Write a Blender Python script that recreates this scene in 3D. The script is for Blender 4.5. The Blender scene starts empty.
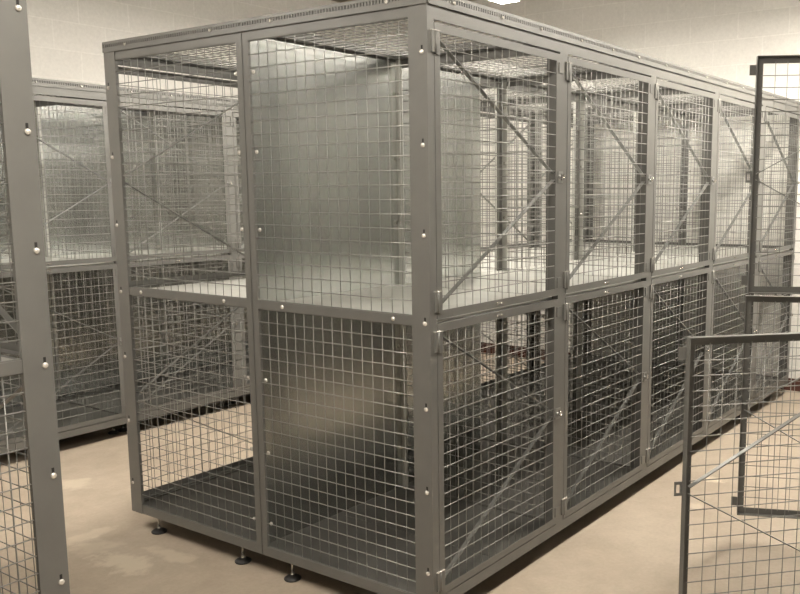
import bpy, math, random
from mathutils import Vector, Matrix
random.seed(7)
SC = bpy.context.scene
COL = SC.collection

# ------------------------------------------------------------------ camera
cam_d = bpy.data.cameras.new('camera')
cam = bpy.data.objects.new('camera', cam_d)
COL.objects.link(cam)
YAW, PIT, ROL, FPX = 0.5985, -0.1424, -0.0020, 870.81
fwd = Vector((math.cos(PIT)*math.cos(YAW), math.cos(PIT)*math.sin(YAW), math.sin(PIT)))
right = Vector((math.sin(YAW), -math.cos(YAW), 0))
up = right.cross(fwd)
r2 = math.cos(ROL)*right + math.sin(ROL)*up
u2 = -math.sin(ROL)*right + math.cos(ROL)*up
cam.matrix_world = Matrix(((r2.x, u2.x, -fwd.x, -2.3494), (r2.y, u2.y, -fwd.y, -1.8413),
                           (r2.z, u2.z, -fwd.z, 1.6056), (0, 0, 0, 1)))
cam_d.sensor_width = 36
cam_d.lens = FPX*36/800
cam_d.shift_x = -87.9/800
cam_d.shift_y = 18.26/800
cam_d.clip_start = 0.02
SC.camera = cam

# ------------------------------------------------------------------ world, exposure
world = bpy.data.worlds.new('world')
SC.world = world
world.use_nodes = True
world.node_tree.nodes['Background'].inputs[0].default_value = (1.0, 0.9, 0.78, 1)
world.node_tree.nodes['Background'].inputs[1].default_value = 0.0
SC.view_settings.view_transform = 'Standard'
SC.view_settings.look = 'None'
SC.view_settings.gamma = 1
SC.view_settings.use_curve_mapping = False
SC.view_settings.exposure = 0.0
LIGHT_COL = (1.0, 0.93, 0.82)
LIGHT_STR = 108.0
# pendant strip lights: centre x, y, length along x
LIGHTS = [(2.05, 1.78, 2.44), (-1.6, 2.55, 1.0), (2.85, -0.85, 2.44), (-1.35, -0.95, 1.6)]  # last strip is an unseen fill added to brighten end posts and door frames
LIGHT_Z = 3.03

# ------------------------------------------------------------------ materials
def new_mat(name):
    m = bpy.data.materials.new(name)
    m.use_nodes = True
    nt = m.node_tree
    return m, nt, nt.nodes['Principled BSDF']

def link(nt, a, b): nt.links.new(a, b)

def noise(nt, vec, scale, detail=4, rough=0.55):
    n = nt.nodes.new('ShaderNodeTexNoise')
    n.inputs['Scale'].default_value = scale
    n.inputs['Detail'].default_value = detail
    n.inputs['Roughness'].default_value = rough
    link(nt, vec, n.inputs['Vector'])
    return n

def ramp(nt, fac, stops):
    r = nt.nodes.new('ShaderNodeValToRGB')
    while len(r.color_ramp.elements) < len(stops): r.color_ramp.elements.new(0.5)
    for e, (p, c) in zip(r.color_ramp.elements, stops):
        e.position = p; e.color = (*c, 1)
    link(nt, fac, r.inputs[0])
    return r

def mix(nt, kind, fac, a, b):
    n = nt.nodes.new('ShaderNodeMix'); n.data_type = 'RGBA'; n.blend_type = kind
    for i, v in ((0, fac), (6, a), (7, b)):
        if hasattr(v, 'links'): link(nt, v, n.inputs[i])
        elif isinstance(v, tuple): n.inputs[i].default_value = (*v, 1)
        else: n.inputs[i].default_value = v
    return n.outputs[2]

def metal_paint(name, col, rough=0.42, metallic=0.25, var=0.06, bump=True):
    m, nt, b = new_mat(name)
    g = nt.nodes.new('ShaderNodeNewGeometry')
    n = noise(nt, g.outputs['Position'], 9, 5)
    lo = tuple(c*(1-var) for c in col); hi = tuple(c*(1+var) for c in col)
    r = ramp(nt, n.outputs[0], [(0.3, lo), (0.7, hi)])
    link(nt, r.outputs[0], b.inputs['Base Color'])
    b.inputs['Roughness'].default_value = rough
    b.inputs['Metallic'].default_value = metallic
    if not bump: return m
    fine = noise(nt, g.outputs['Position'], 900, 2)
    bp = nt.nodes.new('ShaderNodeBump'); bp.inputs['Strength'].default_value = 0.06
    bp.inputs['Distance'].default_value = 0.001
    link(nt, fine.outputs[0], bp.inputs['Height']); link(nt, bp.outputs[0], b.inputs['Normal'])
    return m

M = {}
M['grey'] = metal_paint('grey_powder_coat', (0.142, 0.140, 0.131), 0.40, 0.1)
M['wire'] = metal_paint('grey_wire', (0.255, 0.253, 0.238), 0.36, 0.2, bump=False)
M['brace'] = metal_paint('brace_steel', (0.22, 0.222, 0.212), 0.3, 0.4, bump=False)
M['zinc'] = metal_paint('zinc_hardware', (0.72, 0.69, 0.64), 0.25, 0.8)
M['bolt'] = metal_paint('nickel_bolt', (0.85, 0.82, 0.76), 0.22, 0.6)
M['rubber'] = metal_paint('black_rubber', (0.018, 0.017, 0.016), 0.5, 0.0)
M['black'] = metal_paint('dark_slot', (0.012, 0.011, 0.01), 0.8, 0.0)
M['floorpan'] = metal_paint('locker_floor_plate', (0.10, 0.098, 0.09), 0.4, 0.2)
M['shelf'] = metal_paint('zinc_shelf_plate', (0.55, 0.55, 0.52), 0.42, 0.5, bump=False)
M['housing'] = metal_paint('white_enamel_housing', (0.7, 0.67, 0.6), 0.5, 0.0)

def galvanised():
    m, nt, b = new_mat('galvanised_sheet')
    g = nt.nodes.new('ShaderNodeNewGeometry')
    v = nt.nodes.new('ShaderNodeTexVoronoi'); v.inputs['Scale'].default_value = 45
    link(nt, g.outputs['Position'], v.inputs['Vector'])
    mp = nt.nodes.new('ShaderNodeMapping'); mp.inputs['Scale'].default_value = (3.0, 3.0, 0.35)
    link(nt, g.outputs['Position'], mp.inputs['Vector'])
    n = noise(nt, mp.outputs[0], 1.6, 4)
    r = ramp(nt, n.outputs[0], [(0.3, (0.50, 0.515, 0.495)), (0.7, (0.58, 0.595, 0.575))])
    sp = mix(nt, 'SOFT_LIGHT', 0.04, r.outputs[0], v.outputs['Color'])
    link(nt, sp, b.inputs['Base Color'])
    b.inputs['Metallic'].default_value = 0.97
    rr = nt.nodes.new('ShaderNodeMapRange')
    rr.inputs['To Min'].default_value = 0.20; rr.inputs['To Max'].default_value = 0.27
    link(nt, n.outputs[0], rr.inputs['Value']); link(nt, rr.outputs[0], b.inputs['Roughness'])
    bp = nt.nodes.new('ShaderNodeBump'); bp.inputs['Strength'].default_value = 0.25
    bp.inputs['Distance'].default_value = 0.01
    link(nt, n.outputs[0], bp.inputs['Height']); link(nt, bp.outputs[0], b.inputs['Normal'])
    return m
M['galv'] = galvanised()

def concrete():
    m, nt, b = new_mat('sealed_concrete_floor')
    g = nt.nodes.new('ShaderNodeNewGeometry'); P = g.outputs['Position']
    n1 = noise(nt, P, 1.1, 6, 0.6); n2 = noise(nt, P, 7, 6, 0.65); n3 = noise(nt, P, 60, 3)
    c = ramp(nt, n1.outputs[0], [(0.3, (0.385, 0.318, 0.25)), (0.7, (0.50, 0.425, 0.342))]).outputs[0]
    c2 = ramp(nt, n2.outputs[0], [(0.3, (0.86, 0.85, 0.83)), (0.72, (1.06, 1.06, 1.05))]).outputs[0]
    c = mix(nt, 'MULTIPLY', 0.8, c, c2)
    c3 = ramp(nt, n3.outputs[0], [(0.25, (0.93, 0.93, 0.93)), (0.75, (1.04, 1.04, 1.04))]).outputs[0]
    c = mix(nt, 'MULTIPLY', 1.0, c, c3)
    # pale scuffs where something was scraped off the floor
    wv = noise(nt, P, 7.5, 8, 0.75)
    for cx, cy, sx, sy, amt in ((-0.26, 1.50, 0.10, 0.17, 0.6), (-0.10, 1.38, 0.05, 0.16, 0.5), (-0.22, 1.78, 0.10, 0.12, 0.4),
                                (0.20, 2.66, 0.10, 0.12, 0.55), (-0.20, 1.92, 0.16, 0.05, 0.4), (2.24, -0.23, 0.05, 0.07, 0.9),
                                (1.79, -0.30, 0.05, 0.05, 0.5), (0.6, -0.4, 0.1, 0.06, 0.3)):
        mp = nt.nodes.new('ShaderNodeMapping')
        mp.vector_type = 'POINT'
        mp.inputs['Location'].default_value = (-cx/sx, -cy/sy, 0)
        mp.inputs['Scale'].default_value = (1/sx, 1/sy, 1)
        link(nt, P, mp.inputs['Vector'])
        ln = nt.nodes.new('ShaderNodeVectorMath'); ln.operation = 'LENGTH'
        link(nt, mp.outputs[0], ln.inputs[0])
        ad = nt.nodes.new('ShaderNodeMath'); ad.operation = 'MULTIPLY_ADD'
        link(nt, wv.outputs[0], ad.inputs[0]); ad.inputs[1].default_value = 4.0
        link(nt, ln.outputs['Value'], ad.inputs[2])
        mr = nt.nodes.new('ShaderNodeMapRange')
        mr.inputs['From Min'].default_value = 2.5; mr.inputs['From Max'].default_value = 3.1
        mr.inputs['To Min'].default_value = amt; mr.inputs['To Max'].default_value = 0
        link(nt, ad.outputs[0], mr.inputs['Value'])
        c = mix(nt, 'MIX', mr.outputs[0], c, (0.66, 0.58, 0.46))
    link(nt, c, b.inputs['Base Color'])
    b.inputs['Roughness'].default_value = 0.55
    bp = nt.nodes.new('ShaderNodeBump'); bp.inputs['Strength'].default_value = 0.12
    bp.inputs['Distance'].default_value = 0.01
    link(nt, n2.outputs[0], bp.inputs['Height']); link(nt, bp.outputs[0], b.inputs['Normal'])
    return m
M['concrete'] = concrete()

def block_wall(name, axis, off):
    m, nt, b = new_mat(name)
    g = nt.nodes.new('ShaderNodeNewGeometry'); P = g.outputs['Position']
    s = nt.nodes.new('ShaderNodeSeparateXYZ'); link(nt, P, s.inputs[0])
    ad = nt.nodes.new('ShaderNodeMath'); ad.operation = 'ADD'; ad.inputs[1].default_value = off
    link(nt, s.outputs[axis], ad.inputs[0])
    cx = nt.nodes.new('ShaderNodeCombineXYZ')
    link(nt, ad.outputs[0], cx.inputs[0]); link(nt, s.outputs[2], cx.inputs[1])
    br = nt.nodes.new('ShaderNodeTexBrick')
    br.offset = 0.5; br.offset_frequency = 2
    br.inputs['Scale'].default_value = 1
    br.inputs['Brick Width'].default_value = 0.4
    br.inputs['Row Height'].default_value = 0.2
    br.inputs['Mortar Size'].default_value = 0.007
    br.inputs['Mortar Smooth'].default_value = 0.6
    br.inputs['Color1'].default_value = (0.82, 0.80, 0.76, 1)
    br.inputs['Color2'].default_value = (0.80, 0.78, 0.74, 1)
    br.inputs['Mortar'].default_value = (0.87, 0.85, 0.81, 1)
    link(nt, cx.outputs[0], br.inputs['Vector'])
    n = noise(nt, P, 45, 5, 0.7)
    c2 = ramp(nt, n.outputs[0], [(0.3, (0.90, 0.90, 0.90)), (0.7, (1.04, 1.04, 1.04))]).outputs[0]
    c = mix(nt, 'MULTIPLY', 0.8, br.outputs['Color'], c2)
    link(nt, c, b.inputs['Base Color'])
    b.inputs['Roughness'].default_value = 0.6
    inv = nt.nodes.new('ShaderNodeMath'); inv.operation = 'MULTIPLY_ADD'
    link(nt, br.outputs['Fac'], inv.inputs[0]); inv.inputs[1].default_value = -1.0
    link(nt, n.outputs[0], inv.inputs[2])
    bp = nt.nodes.new('ShaderNodeBump'); bp.inputs['Strength'].default_value = 0.35
    bp.inputs['Distance'].default_value = 0.004
    link(nt, inv.outputs[0], bp.inputs['Height']); link(nt, bp.outputs[0], b.inputs['Normal'])
    return m
M['wall_y'] = block_wall('painted_block_wall_rear', 0, 0.03)
M['wall_x'] = block_wall('painted_block_wall_far', 1, 0.04)
M['ceiling'] = metal_paint('painted_ceiling', (0.22, 0.18, 0.13), 0.8, 0.0)
M['base'] = metal_paint('dark_red_vinyl_base', (0.075, 0.028, 0.02), 0.5, 0.0)

def lamp_mat():
    m, nt, b = new_mat('lit_diffuser')
    b.inputs['Base Color'].default_value = (0.9, 0.9, 0.85, 1)
    b.inputs['Emission Color'].default_value = (*LIGHT_COL, 1)
    b.inputs['Emission Strength'].default_value = LIGHT_STR
    return m
M['lamp'] = lamp_mat()

# ------------------------------------------------------------------ mesh helpers
class MB:
    def __init__(self): self.v = []; self.f = []; self.smooth = []
    def box(self, x0, x1, y0, y1, z0, z1):
        b = len(self.v)
        self.v += [(x, y, z) for z in (z0, z1) for y in (y0, y1) for x in (x0, x1)]
        for q in ((0, 2, 3, 1), (4, 5, 7, 6), (0, 1, 5, 4), (2, 6, 7, 3), (0, 4, 6, 2), (1, 3, 7, 5)):
            self.f.append(tuple(b+i for i in q)); self.smooth.append(False)
        return self
    def bar(self, p, q, w, t, n):
        """flat bar from p to q, width w along n, thickness t"""
        p, q, n = Vector(p), Vector(q), Vector(n).normalized()
        d = (q-p).normalized(); s = d.cross(n).normalized()*t/2; h = n*w/2
        b = len(self.v)
        for c in (p, q):
            for a1, a2 in ((-1, -1), (1, -1), (1, 1), (-1, 1)): self.v.append(tuple(c+s*a1+h*a2))
        for i in range(4):
            j = (i+1) % 4
            self.f.append((b+i, b+j, b+4+j, b+4+i)); self.smooth.append(False)
        self.f += [(b+3, b+2, b+1, b), (b+4, b+5, b+6, b+7)]; self.smooth += [False]*2
        return self
    def rod(self, p, q, r, n=6, r2=None):
        p, q = Vector(p), Vector(q); d = (q-p).normalized()
        a = d.orthogonal().normalized(); c = d.cross(a); b = len(self.v)
        r2 = r if r2 is None else r2
        for o, rr in ((p, r), (q, r2)):
            for i in range(n):
                t = 2*math.pi*i/n
                self.v.append(tuple(o+(a*math.cos(t)+c*math.sin(t))*rr))
        for i in range(n):
            j = (i+1) % n
            self.f.append((b+i, b+j, b+n+j, b+n+i)); self.smooth.append(True)
        self.f += [tuple(b+i for i in reversed(range(n))), tuple(b+n+i for i in range(n))]
        self.smooth += [False]*2
        return self
    def lathe(self, o, axis, prof, n=14):
        """prof: list of (radius, height along axis) from o"""
        o, d = Vector(o), Vector(axis).normalized()
        a = d.orthogonal().normalized(); c = d.cross(a); b = len(self.v)
        for rr, h in prof:
            for i in range(n):
                t = 2*math.pi*i/n
                self.v.append(tuple(o+d*h+(a*math.cos(t)+c*math.sin(t))*rr))
        for k in range(len(prof)-1):
            for i in range(n):
                j = (i+1) % n
                self.f.append((b+k*n+i, b+k*n+j, b+(k+1)*n+j, b+(k+1)*n+i)); self.smooth.append(True)
        m = (len(prof)-1)*n
        self.f += [tuple(b+i for i in reversed(range(n))), tuple(b+m+i for i in range(n))]
        self.smooth += [False]*2
        return self
    def mesh(self, name, mat):
        me = bpy.data.meshes.new(name)
        me.from_pydata(self.v, [], self.f)
        me.polygons.foreach_set('use_smooth', self.smooth)
        me.materials.append(mat); me.update()
        return me

def obj(name, mesh, parent=None, loc=(0, 0, 0), rot=(0, 0, 0)):
    o = bpy.data.objects.new(name, mesh); COL.objects.link(o)
    o.parent = parent; o.location = loc; o.rotation_euler = rot
    return o
def struct(name, mb, mat):
    o = obj(name, mb.mesh(name, mat)); o['kind'] = 'structure'
    return o

# ------------------------------------------------------------------ the room
XW, YW, XL, YF, CZ = 4.72, 4.25, -4.6, -4.4, 3.4
struct('floor', MB().box(XL-.2, XW+.2, YF-.2, YW+.2, -0.1, 0), M['concrete'])
struct('ceiling', MB().box(XL-.2, XW+.2, YF-.2, YW+.2, CZ, CZ+.1), M['ceiling'])
struct('wall_rear', MB().box(XL, XW+.2, YW, YW+.2, 0, CZ), M['wall_y'])
struct('wall_far', MB().box(XW, XW+.2, YF, YW, 0, CZ), M['wall_x'])
struct('wall_front', MB().box(XL, XW+.2, YF-.2, YF, 0, CZ), M['wall_y'])
struct('wall_left', MB().box(XL-.2, XL, YF-.2, YW+.2, 0, CZ), M['wall_x'])
struct('baseboard_far', MB().box(XW-.008, XW, YF, YW-.008, 0, 0.1), M['base'])
struct('baseboard_rear', MB().box(XL, XW, YW-.008, YW, 0, 0.1), M['base'])

# ------------------------------------------------------------------ wire mesh locker bays
W = 0.9144; D = 0.9144; ZB = 0.088; ZT = 2.215; ZL = 2.26; ZM = 1.15
PITCH = 0.0508; WR = 0.0019; WV = 0.0014
U_Z = (1.160, 2.161); L_Z = (0.135, 1.143)       # upper and lower door
DX0, DX1 = 0.037, 0.884                           # door left and right edge in the bay
DW = DX1-DX0
_cache = {}
def cached(key, fn):
    if key not in _cache: _cache[key] = fn()
    return _cache[key]

def grid(mb, h0, h1, z0, z1, off, axis, front):
    """welded wire grid; axis 'x' runs along x at y=off, 'y' along y at x=off; front=-1/+1: side of the horizontals"""
    def P(h, z, o): return (h, off+o, z) if axis == 'x' else (off+o, h, z)
    n = int(round((h1-h0)/PITCH)); m = int(round((z1-z0)/PITCH))
    for i in range(1, n):
        h = h0+(h1-h0)*i/n
        mb.rod(P(h, z0-.006, 0), P(h, z1+.006, 0), WV, 5)
    for j in range(1, m):
        z = z0+(z1-z0)*j/m
        mb.rod(P(h0-.006, z, front*WR*1.8), P(h1+.006, z, front*WR*1.8), WR, 5)

def grid_flat(mb, x0, x1, y0, y1, z):
    n = int(round((x1-x0)/PITCH)); m = int(round((y1-y0)/PITCH))
    for i in range(1, n):
        x = x0+(x1-x0)*i/n; mb.rod((x, y0, z), (x, y1, z), WR, 5)
    for j in range(1, m):
        y = y0+(y1-y0)*j/m; mb.rod((x0, y, z+WR*1.8), (x1, y, z+WR*1.8), WR, 5)

def post_mesh(x0):
    a, b = (x0, x0+.034) if x0 == 0 else (x0-.030, x0)
    mb = MB().box(a, b, 0, .003, ZB, ZT)
    if x0 == 0: mb.box(0, .003, .003, .04, ZB, ZT).box(.031, .034, .003, .03, ZB, ZT)
    else: mb.box(x0-.003, x0, .003, .04, ZB, ZT).box(x0-.030, x0-.027, .003, .03, ZB, ZT)
    return mb.mesh('front_post', M['grey'])

def slotted(x0, x1, y0, y1, name='slotted_top_rail'):
    """angle rail round the top edge with a row of punched slots; runs along whichever side is long"""
    mb = MB(); along = (x1-x0) > (y1-y0)
    L0, L1 = (x0, x1) if along else (y0, y1)
    def B(a, b, z0, z1): mb.box(a, b, y0, y1, z0, z1) if along else mb.box(x0, x1, a, b, z0, z1)
    zs0, zs1 = ZT+.020, ZT+.034
    B(L0, L1, ZT, zs0); B(L0, L1, zs1, ZL)
    n = int((L1-L0)/0.0145); p = (L1-L0)/n
    for i in range(n): B(L0+i*p, L0+i*p+p*.52, zs0, zs1)
    return mb.mesh(name, M['grey'])

def front_frame(bay, back):
    obj('front_post', cached('fpl', lambda: post_mesh(0)), bay)
    obj('front_post', cached('fpr', lambda: post_mesh(W)), bay)
    def tr(): return MB().box(.034, W-.03, 0, .003, 2.170, ZT).box(.034, W-.03, .003, .008, 2.170, 2.173).mesh('top_rail', M['grey'])
    def br(): return MB().box(.034, W-.03, 0, .003, ZB, .131).box(.034, W-.03, .003, .035, .128, .131).mesh('base_rail', M['grey'])
    obj('top_rail', cached('tr', tr), bay); obj('base_rail', cached('br', br), bay)
    sr = obj('slotted_top_rail', cached('slf', lambda: slotted(0, W, -.007, -.003)), bay)
    def lb(): return MB().lathe((0, 0, 0), (0, -1, 0), [(.0068, 0), (.0068, .002), (.006, .004), (.003, .006)], 10).mesh('bolt', M['bolt'])
    for x in (.14, .44, .72): obj('bolt', cached('lb', lb), sr, (x, -.007, ZT+.022))
    def ba():
        mb = MB().box(0, .045, D-.003, D-.0005, ZB, ZT).box(W-.045, W, D-.003, D-.0005, ZB, ZT)
        mb.box(.045, W-.045, D-.004, D-.0005, 2.165, ZT).box(.045, W-.045, D-.004, D-.0005, ZB, .125)
        mb.box(.045, W-.045, D-.004, D-.0005, 1.122, 1.146)
        return mb.mesh('back_frame', M['grey'])
    if back: obj('back_frame', cached('ba', ba), bay)

def side_panel(bay, side, outer):
    """frame and welded mesh closing one side; side 'l' or 'r'; outer panels show bolts"""
    s = 1 if side == 'l' else -1; X = 0.0 if side == 'l' else W
    def fr():
        mb = MB(); t = .003
        def bx(y0, y1, z0, z1, d=t):
            a, b = (X, X+s*d); mb.box(min(a, b), max(a, b), y0, y1, z0, z1)
        ya = .0405
        a, b = X+s*.0035, X+s*.0065
        if outer:
            q = sorted((X, X-s*.003)); mb.box(q[0], q[1], 0, .0805, ZB, ZT)
            bx(.0405, .08, ZB, ZT)
        else: bx(ya, .08, ZB, ZT)
        if outer: bx(D-.034, D-.0005, ZB, ZT)
        m0, m1 = (1.136, 1.170) if outer else (1.120, 1.149)
        for z0, z1 in ((ZB, .128), (m0, m1), (2.180, ZT)): bx(.08, D-.034, z0, z1)
        # turned-in flanges of the panel frame
        for z in (.128, m0-.003, 2.177) + ((m1,) if outer else ()):
            q = sorted((X+s*t, X+s*.012)); mb.box(q[0], q[1], .08, D-.034, z, z+.003)
        for y in (.077, D-.034):
            q = sorted((X+s*t, X+s*.012)); mb.box(q[0], q[1], y, y+.003, .131, 2.177)
        return mb.mesh('side_panel', M['grey'])
    p = obj('side_panel', cached('sp'+side+str(outer), fr), bay)
    def wm():
        mb = MB(); off = X+s*.008
        for z0, z1 in ((.131, 1.133 if outer else 1.117), (1.173 if outer else 1.155, 2.177)): grid(mb, .08, D-.034, z0, z1, off, 'y', -s)
        return mb.mesh('wire_mesh', M['wire'])
    obj('wire_mesh', cached('wm'+side+str(outer), wm), p)
    if not outer:
        def rp():
            q = sorted((X, X+s*.003)); q2 = sorted((X+s*.003, X+s*.040))
            return MB().box(q[0], q[1], D-.040, D-.0045, ZB, ZT).box(q2[0], q2[1], D-.0115, D-.0095, ZB+.05, ZT-.01).mesh('rear_post', M['shelf'])
        rpo = obj('rear_post', cached('rp'+side, rp), p)
        def rb(): return MB().lathe((0, 0, 0), (-s, 0, 0), [(.0085, 0), (.0085, .002), (.0075, .0045), (.005, .0065), (.002, .0072)], 10).mesh('bolt', M['bolt'])
        if side == 'l' and bay['group'].startswith('double tier lockers in the front row'):
            for k in (0, 1, 2, 4, 5): obj('bolt', cached('rb'+side, rb), rpo, (X, D-.022, 2.062-.305*k))
    if outer:
        sr = obj('slotted_top_rail', cached('sls'+side, lambda: slotted(X-.0075 if s > 0 else X+.0035, X-.0035 if s > 0 else X+.0075, 0, D)), bay)
        def lb(): return MB().lathe((0, 0, 0), (-s, 0, 0), [(.0068, 0), (.0068, .002), (.006, .004), (.003, .006)], 10).mesh('bolt', M['bolt'])
        for y in (.17, .74): obj('bolt', cached('lbs'+side, lb), sr, (X-s*.0075, y, ZT+.022))
        def bolt():
            return MB().lathe((0, 0, 0), (-s, 0, 0), [(.0085, 0), (.0085, .002), (.0075, .0045), (.005, .0065), (.002, .0072)], 12).mesh('bolt', M['bolt'])
        def slot():
            q = sorted((0, -s*.0008))
            return MB().box(q[0], q[1], -.0035, .0035, .006, .022).mesh('bolt_slot', M['black'])
        for k in range(7):
            z = 2.062-.305*k
            b = obj('bolt', cached('bolt'+side, bolt), p, (X-s*.003, .0225, z))
            obj('bolt_slot', cached('slot'+side, slot), b)
            if k != 3:
                b = obj('bolt', cached('bolt'+side, bolt), p, (X+s*.0105, D-.052, z))
        for y in (.17, .74):
            b = obj('bolt', cached('bolt'+side, bolt), p, (X, y, 1.153))
    return p

def roof(bay):
    def fr():
        mb = MB()
        for x0, x1, y0, y1 in ((0.004, W-.004, .004, .034), (.004, W-.004, D-.034, D-.004), (.004, .034, .034, D-.034), (W-.034, W-.004, .034, D-.034)):
            mb.box(x0, x1, y0, y1, ZT+.002, ZT+.005)
        for x0, x1, y0, y1 in ((.004, W-.004, .004, .007), (.004, W-.004, D-.007, D-.004), (.004, .007, .007, D-.007), (W-.007, W-.004, .007, D-.007)):
            mb.box(x0, x1, y0, y1, ZT+.005, ZL-.004)  # upright strips added behind the slotted rail to make its slots dark
        return mb.mesh('roof_panel', M['grey'])
    r = obj('roof_panel', cached('rf', fr), bay)
    def wm():
        mb = MB(); grid_flat(mb, .02, W-.02, .02, D-.02, ZT+.0075)
        return mb.mesh('wire_mesh', M['wire'])
    obj('wire_mesh', cached('rw', wm), r)

def floors(bay):
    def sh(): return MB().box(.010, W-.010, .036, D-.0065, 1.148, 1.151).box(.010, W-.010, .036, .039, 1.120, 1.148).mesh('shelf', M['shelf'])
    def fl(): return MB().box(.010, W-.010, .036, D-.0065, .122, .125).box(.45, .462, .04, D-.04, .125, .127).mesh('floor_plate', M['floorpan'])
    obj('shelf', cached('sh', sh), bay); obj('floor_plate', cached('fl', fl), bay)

def foot(bay, x, y):
    def rod(): return MB().rod((0, 0, .012), (0, 0, .122), .005, 8).lathe((0, 0, .018), (0, 0, 1), [(.0085, 0), (.0085, .008)], 6).mesh('foot_stem', M['zinc'])
    def pad(): return MB().lathe((0, 0, 0), (0, 0, 1), [(.034, 0), (.036, .003), (.036, .007), (.026, .014), (.012, .018)], 20).mesh('levelling_foot', M['rubber'])
    f = obj('levelling_foot', cached('pad', pad), bay, (x, y, 0))
    obj('foot_stem', cached('rod', rod), f)

def door(bay, tier, angle=0.0):
    z0, z1 = U_Z if tier == 'u' else L_Z
    y0 = -.001
    def fr():
        mb = MB(); t = .003; w = .029
        for x0, x1, a, b in ((0, w, z0, z1), (DW-w, DW, z0, z1), (w, DW-w, z0, z0+w), (w, DW-w, z1-w, z1)):
            mb.box(x0, x1, y0, y0+t, a, b)
        mb.box(0, t, y0+t, .028, z0, z1).box(DW-t, DW, y0+t, .028, z0, z1)
        mb.box(t, DW-t, y0+t, .028, z0, z0+t).box(t, DW-t, y0+t, .028, z1-t, z1)
        return mb.mesh('door', M['grey'])
    d = obj('door', cached('dfr'+tier, fr), bay, (DX0, 0, 0), (0, 0, angle))
    def wm():
        mb = MB(); grid(mb, .029, DW-.029, z0+.029, z1-.029, .0075, 'x', -1)
        return mb.mesh('wire_mesh', M['wire'])
    obj('wire_mesh', cached('dwm'+tier, wm), d)
    zm = (z0+z1)/2
    def b1(): return MB().bar((.012, .0215, z1-.030), (DW-.014, .0215, zm+.012), .018, .0035, (0, 1, 0)).mesh('brace', M['brace'])
    def b2(): return MB().bar((.012, .0215, z0+.030), (DW-.014, .0215, zm-.012), .018, .0035, (0, 1, 0)).mesh('brace', M['brace'])
    obj('brace', cached('b1'+tier, b1), d); obj('brace', cached('b2'+tier, b2), d)
    def tab(): return MB().box(DW-.012, DW+.026, y0-.0032, y0-.0002, -.021, .021).mesh('stop_tab', M['grey'])
    for z in (z0+.055, z1-.055): obj('stop_tab', cached('tab', tab), d, (0, 0, z))
    def latch():
        mb = MB(); y = y0-.0034
        for a, b, c, e in ((DW-.014, DW+.007, zm-.024, zm+.024), (DW+.019, DW+.026, zm-.024, zm+.024),
                           (DW+.007, DW+.019, zm+.014, zm+.024), (DW+.007, DW+.019, zm-.024, zm-.014)):
            mb.box(a, b, y, y+.003, c, e)
        mb.lathe((DW-.006, y, zm), (0, -1, 0), [(.008, 0), (.008, .003), (.004, .006)], 12)
        return mb.mesh('latch', M['brace'])
    obj('latch', cached('latch'+tier, latch), d)
    def clip():
        mb = MB(); zc = z0+.014 if tier == 'u' else z1-.014
        for x in (.375, .405): mb.lathe((x, y0, zc), (0, -1, 0), [(.0048, 0), (.0045, .003), (.002, .005)], 10)
        mb.bar((.380, y0-.001, zc), (.400, y0-.001, zc), .002, .005, (0, 1, 0))
        return mb.mesh('rivet_pair', M['zinc'])
    obj('rivet_pair', cached('clip'+tier, clip), d)
    for zc in (z1-.064, z0+.060):
        def hg(): return MB().rod((0, -.005, -.036), (0, -.005, .036), .0042, 8).box(-.021, -.005, -.0060, -.0002, -.034, .036).box(.005, .023, -.0065, -.0012, -.040, .036).mesh('hinge', M['grey'])
        h = obj('hinge', cached('hg', hg), d, (0, 0, zc))
        def pin(): return MB().lathe((0, -.005, .036), (0, 0, 1), [(.0052, 0), (.005, .003), (.002, .0045)], 8).box(-.021, -.006, -.0072, -.0002, .0362, .0392).box(.006, .023, -.0078, -.0012, .0362, .0392).mesh('hinge_pin', M['bolt'])
        # the pin is part of the hinge mesh level; parent to the door to stay three levels deep
        obj('hinge_pin', cached('pin', pin), d, (0, 0, zc))
    return d

def hasp_stud(bay, tier):
    z0, z1 = U_Z if tier == 'u' else L_Z; zm = (z0+z1)/2
    def st():
        mb = MB(); n = 10; cx, cz, R = W-.0165, zm, .0075
        pts = [(cx+R*math.cos(2*math.pi*i/n)*.9, -.006-R-.0*i, cz+R*math.sin(2*math.pi*i/n)*1.35) for i in range(n)]
        for i in range(n): mb.rod(pts[i], pts[(i+1) % n], .0022, 6)
        mb.rod((cx, 0, cz), (cx, -.012, cz-.008), .0022, 6)
        return mb.mesh('hasp_ring', M['zinc'])
    obj('hasp_ring', cached('stud'+tier, st), bay)

def back_sheet(bay, x0, x1, y=D-.0062):
    def sh():
        mb = MB()
        for z0, z1 in ((.127, 1.121), (1.152, 2.205)): mb.box(x0, x1, y, y+.0015, z0, z1)
        return mb.mesh('back_sheet', M['galv'])
    o = obj('back_sheet', cached(('bs', x0, x1, y), sh), bay)
    o['label'] = 'shiny galvanised sheet metal back'
def back_mesh(bay):
    def wm():
        mb = MB()
        for z0, z1 in ((.127, 1.121), (1.152, 2.165)): grid(mb, .045, W-.045, z0, z1, D-.0105, 'x', -1)
        return mb.mesh('back_mesh', M['wire'])
    obj('back_mesh', cached('bm', wm), bay)

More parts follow.
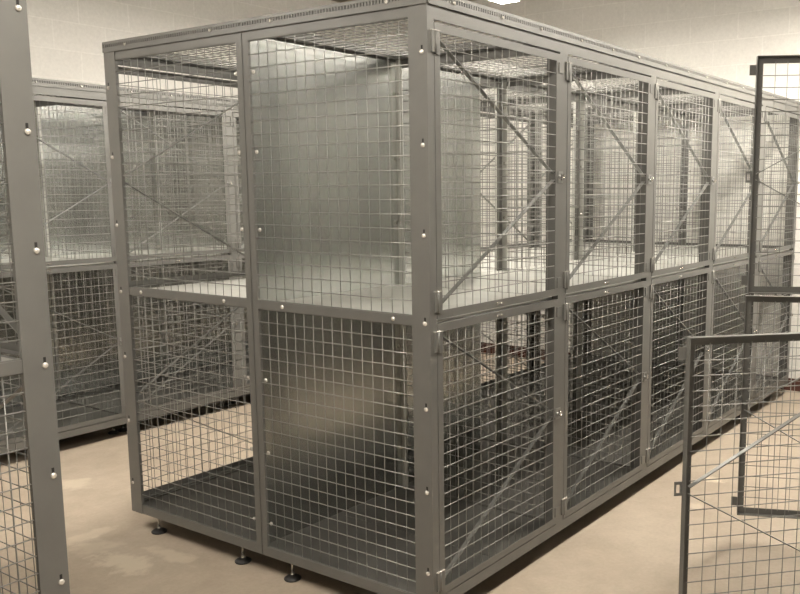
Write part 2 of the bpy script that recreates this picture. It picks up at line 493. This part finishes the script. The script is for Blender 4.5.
def bay(x, y, rot, label, group, left=None, right=None, back='mesh', open_u=0.0, open_l=0.0, feet=(.145, .775)):
    b = bpy.data.objects.new('mesh_locker', None); COL.objects.link(b)
    b.empty_display_size = .1
    b.location = (x, y, 0); b.rotation_euler = (0, 0, rot)
    b['label'] = label; b['category'] = 'locker'; b['group'] = group
    front_frame(b, back); roof(b); floors(b)
    for side, flag in (('l', left), ('r', right)):
        if flag: side_panel(b, side, flag == 'outer')
    door(b, 'u', open_u); door(b, 'l', open_l)
    hasp_stud(b, 'u'); hasp_stud(b, 'l')
    if back == 'mesh': back_mesh(b)
    elif back: back_sheet(b, *back)
    for fx in (.036, W-.036):
        for fy in feet: foot(b, fx, fy)
    return b

ORD = ['nearest', 'second', 'third', 'fourth', 'farthest']
# front row of the central bank, doors towards the near aisle
G = 'double tier lockers in the front row of the central bank'
F_LAB = ['grey wire mesh double locker at the near corner, wide bolted corner post, galvanised sheet back',
         'grey wire mesh double locker directly right of the near corner locker of the central bank',
         'middle grey wire mesh double locker of the five along the right face',
         'fourth grey wire mesh double locker back from the near corner, beside the tall open door',
         'last grey wire mesh double locker of the right face, against the pale far wall']
for k in range(5):
    bay(k*W, 0, 0, F_LAB[k], G, left='outer' if k == 0 else 'inner', right='outer' if k == 4 else None,
        back={0: (.003, W-.003), 1: (.003, .70)}.get(k, 'mesh'))
# back row, doors towards the left aisle
G = 'double tier lockers in the back row of the central bank'
B_LAB = ['see-through grey wire mesh double locker at the left end of the central bank',
         'grey mesh double locker in the back row, one bay behind the left end',
         'middle grey wire mesh double locker of the back row, seen through the front row doors',
         'fourth grey wire mesh double locker of the back row, behind the fourth front door',
         'last grey wire mesh double locker of the back row, beside the pale far wall']
for k in range(5):
    bay((k+1)*W, 2*D, math.pi, B_LAB[k], G, right='outer' if k == 0 else 'inner', left='outer' if k == 4 else None, back=None, feet=(.15, .745))
# row along the rear block wall
G = 'double tier lockers along the rear block wall'
R_LAB = ['double locker on the rear wall, seen between foreground post and central bank',
         'double locker on the rear wall, seen through the left end of the central bank',
         'third grey wire mesh double locker along the rear wall, hidden partly by the central bank',
         'fourth grey wire mesh double locker along the rear wall, behind the central bank',
         'last grey wire mesh double locker along the rear wall, in the far room corner']
for k in range(5):
    bay(.040+k*W, 3.28, 0, R_LAB[k], G, left='inner', right='inner' if k == 4 else None, back=(.003, W-.003))
# bank at the left edge of the photograph, doors towards +x: rotate so that local x runs along +y
G = 'double tier lockers at the left edge'
for k, lab in ((0, 'closest grey mesh locker at the left edge, broad foreground post with round bolts'),
               (1, 'grey wire mesh locker behind the foreground one at the left edge')):
    # front faces +x: hinge at the near post
    bay(-1.110, .42+k*W, math.pi/2, lab, G, left='outer' if k == 0 else 'inner', right='inner' if k == 1 else None, back='mesh')
# bank across the near aisle; only its open doors reach into the picture
G = 'double tier lockers with open doors across the near aisle'
bay(.925, -1.40, math.pi, 'locker with its low wire mesh door swung open at the bottom right corner', G,
    left='inner', right='inner', back=(.003, W-.003), open_l=-math.radians(43))
bay(.925+W, -1.40, math.pi, 'locker with both upper and lower mesh doors open at the right edge', G,
    left='inner', right=None, back=(.003, W-.003), open_u=-math.radians(63), open_l=-math.radians(66.5))

for k, lab in ((2, 'closed locker across the near aisle, third along from its near end'), (3, 'closed locker across the near aisle, fourth along from its near end'),
               (4, 'closed locker across the near aisle, last before the far wall')):
    bay(.925+k*W, -1.40, math.pi, lab, 'closed double tier lockers across the near aisle', left='inner', right=None, back=(.003, W-.003))

# ------------------------------------------------------------------ pendant strip lights
L_LAB = ['lit white strip light hanging over the central bank at the top edge',
         'lit strip light hanging over the left foreground bank', 'lit strip light hanging behind the camera over the near aisle',
         'unseen fill strip light added over the near aisle, close to the camera']
for (x, y, ln), lab in zip(LIGHTS, L_LAB):
    e = bpy.data.objects.new('ceiling_light', None); COL.objects.link(e)
    e.location = (x, y, CZ); e['label'] = lab; e['category'] = 'ceiling light'; e['group'] = 'strip lights'
    dz = LIGHT_Z-CZ; w = .085; h = ln/2; w2 = .12
    hs = MB(); b = 0
    hs.v = [(-h, -w, dz), (h, -w, dz), (h, w, dz), (-h, w, dz), (-h, -w*.6, dz+.07), (h, -w*.6, dz+.07), (h, w*.6, dz+.07), (-h, w*.6, dz+.07)]
    hs.f = [(4, 5, 6, 7), (0, 1, 5, 4), (1, 2, 6, 5), (2, 3, 7, 6), (3, 0, 4, 7), (3, 2, 1, 0)]; hs.smooth = [False]*6
    obj('housing', hs.mesh('housing', M['housing']), e)
    rf = MB()
    for sy in (-1, 1):
        rf.bar((-h, sy*.1025, dz-.018), (h, sy*.1025, dz-.018), .048, .003, (0, sy*.6, -.7))
    obj('reflector', rf.mesh('reflector', M['housing']), e)
    obj('diffuser', MB().box(-h+.01, h-.01, -w+.008, w-.008, dz-.055, dz-.001).mesh('diffuser', M['lamp']), e)
    for sx in (-1, 1):
        obj('hanger_rod', MB().rod((sx*h*.8, 0, dz+.07), (sx*h*.8, 0, 0), .004, 6).mesh('hanger_rod', M['zinc']), e)
